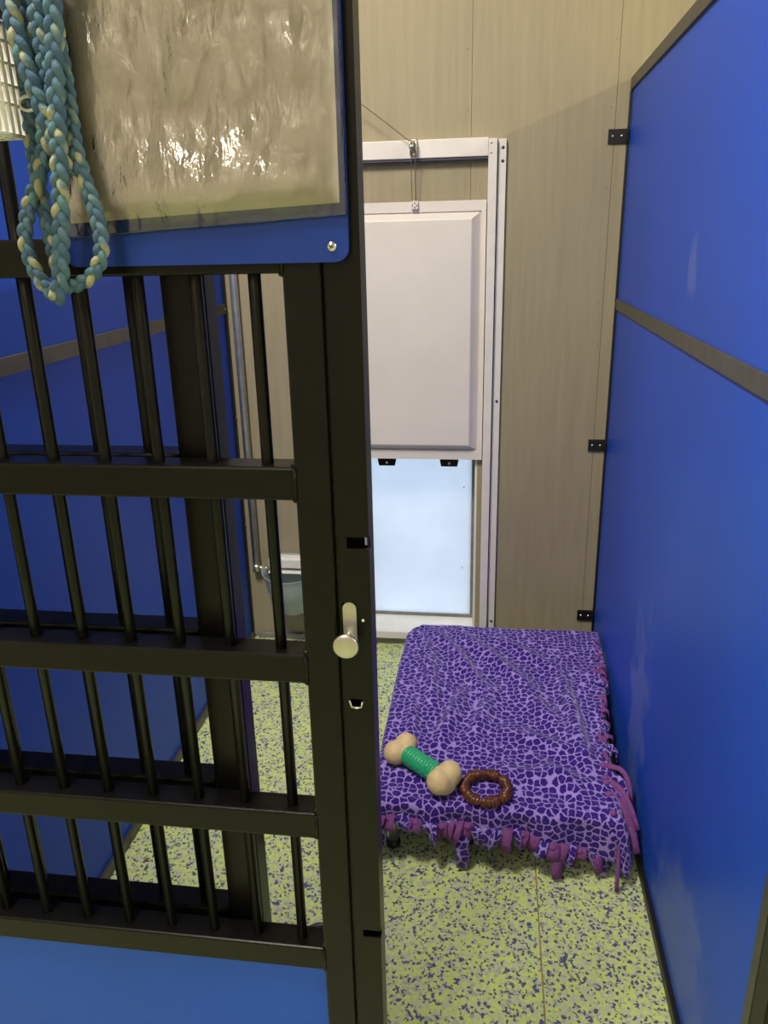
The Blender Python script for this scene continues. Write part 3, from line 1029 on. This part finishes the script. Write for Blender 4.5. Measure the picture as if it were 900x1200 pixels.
# long loose strips at the front right corner: root y, end (x, y, z), cloth, width, bow
longs = [(1.668, 0.352, 1.608, 0.112, 'mauve', .013, .020), (1.640, 0.340, 1.585, 0.110, 'leopard', .016, .016),
         (1.622, 0.355, 1.530, 0.098, 'mauve', .015, .012), (1.605, 0.349, 1.512, 0.090, 'mauve', .014, .010),
         (1.585, 0.336, 1.535, 0.070, 'leopard', .022, .008), (1.562, 0.348, 1.490, 0.066, 'mauve', .024, .010),
         (1.545, 0.326, 1.486, 0.050, 'leopard', .024, .004), (1.520, 0.318, 1.470, 0.030, 'leopard', .022, .004),
         (1.500, 0.301, 1.432, 0.008, 'mauve', .010, .008), (1.510, 0.335, 1.478, 0.045, 'leopard', .018, .008)]
for (y0, x1, y1, z1, mt_, w, bow) in longs:
    xr = xright(y0)
    a = Vector((xr - 0.006, y0, ztop(xr, y0) + 0.001))
    b = Vector((x1, y1, z1))
    mid1 = a.lerp(b, 0.33) + Vector((bow, 0, bow * 1.2))
    mid2 = a.lerp(b, 0.68) + Vector((bow * .7, 0, bow))
    for q in (mid1, mid2, b): q.x = min(q.x, 0.357)
    ribbon(smoothpath([a, mid1, mid2, b], 8), w, (0.83, 0.16, 0.48), M[mt_], blk)
    knot(a, 0.0085, M[mt_], blk)

# ================================================================== toys on the blanket
bone = thing('chew_bone', 'tan bone-shaped chew toy with a ribbed green middle', 'dog toy')
A = Vector((-0.198, 1.625, 0)); B = Vector((-0.098, 1.532, 0))
A.z = ztop(A.x, A.y) + 0.037
B.z = ztop(B.x, B.y) + 0.037
ax = (B - A).normalized()
sidev = Vector((0, 0, 1)).cross(ax).normalized()
upv = ax.cross(sidev)
def bone_end(c, outv):
    bm = bmesh.new()
    bmesh.ops.create_icosphere(bm, subdivisions=4, radius=1)
    lob = [(outv * 0.010 + sidev * 0.018 + upv * 0.008, 0.0290), (outv * 0.010 - sidev * 0.018 + upv * 0.002, 0.0290), (outv * 0.012 + upv * -0.010, 0.026), (-outv * 0.008, 0.023)]
    for v in bm.verts:
        d = v.co.normalized()
        best = 0
        acc = 0
        for lc, lr in lob:      # smooth union of lobes along each ray
            bq = d.dot(lc)
            disc = bq * bq - lc.length_squared + lr * lr
            if disc > 0:
                acc += (bq + math.sqrt(disc)) ** 14
        r_ = acc ** (1 / 14)
        r_ += 0.0012 * noise.noise(d * 6)
        v.co = d * r_
    for f in bm.faces: f.smooth = True
    bm.transform(Matrix.Translation(c))
    return mesh_obj('knuckle', bm, M['tan'], bone)
bone_end(A, -ax)
bone_end(B, ax)
pts, rs = [], []
n = 64
for i in range(n + 1):
    u = i / n
    pts.append(A.lerp(B, 0.12 + 0.76 * u))
    rs.append(0.0225 + 0.0022 * (abs(math.sin(u * math.pi * 11))) ** 0.6)
bm = bmesh.new()
add_tube(bm, pts, rs, 28)
shaft = mesh_obj('shaft', bm, M['green'], bone)
# small nubs on the shaft
nub = None
for i in range(9):
    for j in range(12):
        a = 2 * math.pi * (j + 0.5 * (i % 2)) / 12
        p = A.lerp(B, 0.2 + 0.6 * i / 8) + (sidev * math.cos(a) + upv * math.sin(a)) * 0.0240
        if nub is None:
            bm = bmesh.new()
            bmesh.ops.create_icosphere(bm, subdivisions=1, radius=0.0022)
            o = mesh_obj('nub', bm, M['green'], shaft, True)
            nub = o.data
        else:
            o = link(bpy.data.objects.new('nub', nub), shaft)
        o.location = p

def ring_toy():
    cx, cy = 0.006, 1.538
    cz = max(ztop(cx + 0.05 * math.cos(a), cy + 0.05 * math.sin(a)) for a in [i * 0.3 for i in range(21)]) + 0.0125
    bm = bmesh.new()
    n, mseg = 168, 14
    rings = []
    for i in range(n):
        a = 2 * math.pi * i / n
        g = (a / (2 * math.pi) * 7) % 1                    # seven ribbed groups
        rib = abs(math.sin(a * 21))
        r_ = 0.0088 + 0.0056 * rib ** 0.7 * (0.6 + 0.4 * math.sin(math.pi * g)) - (0.0035 if g < 0.10 or g > 0.90 else 0)
        ring = []
        for k in range(mseg):
            b = 2 * math.pi * k / mseg
            rr = r_ * (1 + 0.10 * math.sin(3 * b + a * 9))
            d = 0.0505 + rr * math.cos(b)
            ring.append(bm.verts.new((cx + d * math.cos(a), cy + d * math.sin(a), cz + rr * math.sin(b))))
        rings.append(ring)
    for i in range(n):
        for k in range(mseg):
            f = bm.faces.new((rings[i][k], rings[(i + 1) % n][k], rings[(i + 1) % n][(k + 1) % mseg], rings[i][(k + 1) % mseg]))
            f.smooth = True
    return tag(mesh_obj('chew_ring', bm, M['brown']), 'brown ribbed plastic chew ring lying beside the bone toy', 'dog toy')
ring_toy()

# ================================================================== notice board on the gate
board = thing('notice_board', 'blue plastic board screwed to the black gate', 'board')
def rounded(x0, x1, z0, z1, r, n=8):
    pts = []
    for cx, cz, a0 in ((x1 - r, z0 + r, -90), (x1 - r, z1 - r, 0), (x0 + r, z1 - r, 90), (x0 + r, z0 + r, 180)):
        for k in range(n + 1):
            a = math.radians(a0 + 90 * k / n)
            pts.append((cx + r * math.cos(a), cz + r * math.sin(a)))
    return pts
poly('board_sheet', rounded(-0.432, -0.1405, 1.381, 1.700, 0.013), 'y', YG - 0.0075, YG - 0.0006, M['board_blue'], board, 0.0006)
for x in (-0.1570,):
    for z in (1.3955, 1.685):
        sc = lathe('screw', [(0, 0.0022), (0.0025, 0.0021), (0.0042, 0.0010), (0.0048, 0)], M['steel'], board, 20,
                   Matrix.Translation((x, YG - 0.0074, z)) @ Matrix.Rotation(math.pi / 2, 4, 'X'))
        for ang in (0.5, 0.5 + math.pi / 2):
            bm = bmesh.new()
            add_box(bm, -0.0024, 0.0024, -0.0004, 0.0004, -0.0005, 0.0005)
            bm.transform(Matrix.Translation((x, YG - 0.0096, z)) @ Matrix.Rotation(ang, 4, 'Y'))
            mesh_obj('cross_slot', bm, M['black_plain'], sc)

slv = thing('document_sleeve', 'clear plastic sleeve holding a blank sheet on the blue board', 'document')
def sheet_grid(x0, x1, zl, zr, z1, y, amp, nx, nz, thick, seed, bulge=0.0):
    bm = bmesh.new()
    vv = []
    for sgn in (0, 1):
        g = []
        for j in range(nz + 1):
            row = []
            for i in range(nx + 1):
                u, v = i / nx, j / nz
                x = lerp(x0, x1, u)
                z = lerp(lerp(zl, zr, u), z1, v)
                w = amp * (noise.noise(Vector((x * 16, z * 7, seed))) + 0.45 * noise.noise(Vector((x * 38, z * 30, seed + 9))))
                belly = bulge * (1 - sstep(0.03, 0.42, v)) * sstep(0.0, 0.15, v) * math.sin(math.pi * min(1, max(0, u))) ** 0.5
                row.append(bm.verts.new((x, y - abs(w) - belly - sgn * thick, z)))
            g.append(row)
        vv.append(g)
    for s_, g in enumerate(vv):
        for j in range(nz):
            for i in range(nx):
                q = (g[j][i], g[j][i + 1], g[j + 1][i + 1], g[j + 1][i])
                f = bm.faces.new(q if s_ else q[::-1])
                f.smooth = True
    a, b = vv
    rim = [(0, i) for i in range(nx + 1)] + [(j, nx) for j in range(1, nz + 1)] + [(nz, i) for i in range(nx - 1, -1, -1)] + [(j, 0) for j in range(nz - 1, 0, -1)]
    for p, q in zip(rim, rim[1:] + rim[:1]):
        bm.faces.new((a[p[0]][p[1]], a[q[0]][q[1]], b[q[0]][q[1]], b[p[0]][p[1]]))
    return bm
mesh_obj('paper_sheet', sheet_grid(-0.420, -0.1475, 1.4225, 1.4345, 1.66, YG - 0.0082, 0.0006, 40, 30, 0.0003, 3.1), M['paper'], slv)
bm = bmesh.new()
fm = sheet_grid(-0.428, -0.1405, 1.4085, 1.4235, 1.668, YG - 0.0102, 0.0036, 110, 100, 0.00012, 8.4, 0.011)
# keep only the outer skin of the film
mesh_obj('film', fm, M['film'], slv)

# ================================================================== braided leash
leash = thing('braided_leash', 'teal and cream braided fleece leash looped over the gate', 'leash')
def braid(ctrl, wdt, parent, phase=0.0, length_hint=None):
    n = max(80, int(sum((Vector(a) - Vector(b)).length for a, b in zip(ctrl, ctrl[1:])) / 0.0016))
    path = smoothpath(ctrl, n)
    fr = []
    up = Vector((0, -1, 0))
    L = 0
    for i, p in enumerate(path):
        t = (path[min(i + 1, n - 1)] - path[max(0, i - 1)]).normalized()
        nn = (up - t * up.dot(t)).normalized()
        up = nn
        if i: L += (p - path[i - 1]).length
        fr.append((p, nn, t.cross(nn), L))
    bm = bmesh.new()
    pitch = wdt * 2.55
    for k in range(3):
        pts = []
        for p, nn, bb, l in fr:
            w = 2 * math.pi * l / pitch + phase + 2 * math.pi * k / 3
            pts.append(p + bb * (math.sin(w) * wdt * 0.27) + nn * (math.sin(2 * w) * wdt * 0.17))
        add_tube(bm, pts, wdt * 0.262, 8, mat=k)
    o = mesh_obj('braided_cord', bm, None, parent)
    for q in ('strand1', 'strand2', 'strand3'):
        o.data.materials.append(M[q])
    return o
YR = 0.755
# front cord straight down to the bottom bight
braid([(-0.389, 0.747, 1.66), (-0.388, 0.746, 1.607), (-0.397, 0.746, 1.535), (-0.405, 0.747, 1.470), (-0.414, 0.748, 1.410), (-0.421, 0.748, 1.372), (-0.429, 0.750, 1.3535), (-0.437, 0.754, 1.362)], 0.0165, leash, 0.3)
# loop on the right
braid([(-0.398, 0.761, 1.62), (-0.394, 0.761, 1.540), (-0.393, 0.760, 1.490), (-0.388, 0.759, 1.462), (-0.380, 0.757, 1.430), (-0.378, 0.756, 1.402), (-0.386, 0.756, 1.380), (-0.402, 0.757, 1.368), (-0.420, 0.758, 1.363)], 0.0148, leash, 1.2)
# loop on the left
braid([(-0.412, 0.763, 1.63), (-0.418, 0.762, 1.565), (-0.421, 0.761, 1.512), (-0.431, 0.760, 1.470), (-0.447, 0.758, 1.440), (-0.456, 0.756, 1.408), (-0.450, 0.755, 1.378), (-0.438, 0.755, 1.360), (-0.428, 0.756, 1.352)], 0.0148, leash, 2.0)
# inner run behind the two
braid([(-0.430, 0.770, 1.62), (-0.437, 0.770, 1.55), (-0.441, 0.769, 1.485), (-0.438, 0.768, 1.430), (-0.434, 0.767, 1.390), (-0.430, 0.766, 1.366)], 0.0145, leash, 0.9)
# slanting pair at the top left
braid([(-0.436, 0.752, 1.64), (-0.431, 0.750, 1.600), (-0.424, 0.748, 1.560), (-0.414, 0.749, 1.520), (-0.406, 0.752, 1.490), (-0.402, 0.757, 1.465)], 0.0165, leash, 0.1)
braid([(-0.408, 0.757, 1.64), (-0.410, 0.756, 1.590), (-0.409, 0.756, 1.545), (-0.407, 0.756, 1.510)], 0.0150, leash, 2.4)

# ================================================================== white plastic basket hanging on the gate
bk = thing('white_basket', 'white slotted plastic basket hanging left of the leash', 'basket')
KX0, KX1, KY0, KY1, KZ0, KZ1 = -0.60, -0.446, 0.672, 0.768, 1.500, 1.592
RW = 0.0017
def rod(p, q, r=RW, nm='rod'):
    return tube(nm, [p, q], r, M['plastic_white'], bk, 6)
for z, r in ((KZ1, 0.0030), (KZ0 + 0.078, RW), (KZ0 + 0.060, RW), (KZ0 + 0.042, RW), (KZ0 + 0.026, RW), (KZ0, 0.0022)):
    rod((KX1, KY0, z), (KX1, KY1, z), r, 'rim' if z == KZ1 else 'slat')
    rod((KX0, KY0, z), (KX0, KY1, z), r, 'slat')
    rod((KX0, KY0, z), (KX1, KY0, z), r, 'slat')
    rod((KX0, KY1, z), (KX1, KY1, z), r, 'slat')
for i in range(10):
    y = lerp(KY0, KY1, i / 9)
    bm = bmesh.new()
    for x in (KX0, KX1):
        o = box('upright', x - 0.0016, x + 0.0016, y - 0.0024, y + 0.0024, KZ0, KZ1, M['plastic_white'], bk)
    bm.free()
    rod((KX0, y, KZ0), (KX1, y, KZ0), RW, 'floor_rod')
for i in range(1, 14):
    x = lerp(KX0, KX1, i / 14)
    box('upright', x - 0.0024, x + 0.0024, KY0 - 0.0016, KY0 + 0.0016, KZ0, KZ1, M['plastic_white'], bk)
    rod((x, KY0, KZ0), (x, KY1, KZ0), RW, 'floor_rod')
# hook ring
pts = [(-0.436 + 0.0085 * math.cos(a), 0.764, 1.528 + 0.006 * math.sin(a)) for a in [2 * math.pi * i / 20 for i in range(21)]]
tube('hook_ring', pts, 0.0016, M['plastic_white'], bk, 6)

# ================================================================== small things on the floor
kb = lathe('kibble', [(0, 0.005), (0.0035, 0.0045), (0.0052, 0.0025), (0.0045, 0.0), (0, 0)], M['kibble'], None, 10, Matrix.Translation((-0.801, 1.414, 0.0)))
tag(kb, 'single brown kibble on the floor beside the blue partition', 'kibble')
dr = thing('floor_drain', 'round dark floor drain grate behind the gate', 'drain')
DC = Vector((-0.335, 1.235, 0))
lathe('frame', [(0.038, 0.0002), (0.046, 0.0002), (0.046, 0.003), (0.038, 0.003), (0.038, 0.0002)], M['drain'], dr, 28, Matrix.Translation(DC))
lathe('pan', [(0, 0.0001), (0.0385, 0.0001), (0.0385, 0.0008), (0, 0.0008)], M['black_plain'], dr, 28, Matrix.Translation(DC))
for i in range(7):
    x = -0.03 + i * 0.01
    h = math.sqrt(max(0, 0.038 ** 2 - x * x))
    box('grate_bar', DC.x + x - 0.0022, DC.x + x + 0.0022, DC.y - h, DC.y + h, 0.0008, 0.0028, M['drain'], dr)
box('grate_bar', DC.x - 0.0375, DC.x + 0.0375, DC.y - 0.002, DC.y + 0.002, 0.0008, 0.0029, M['drain'], dr)
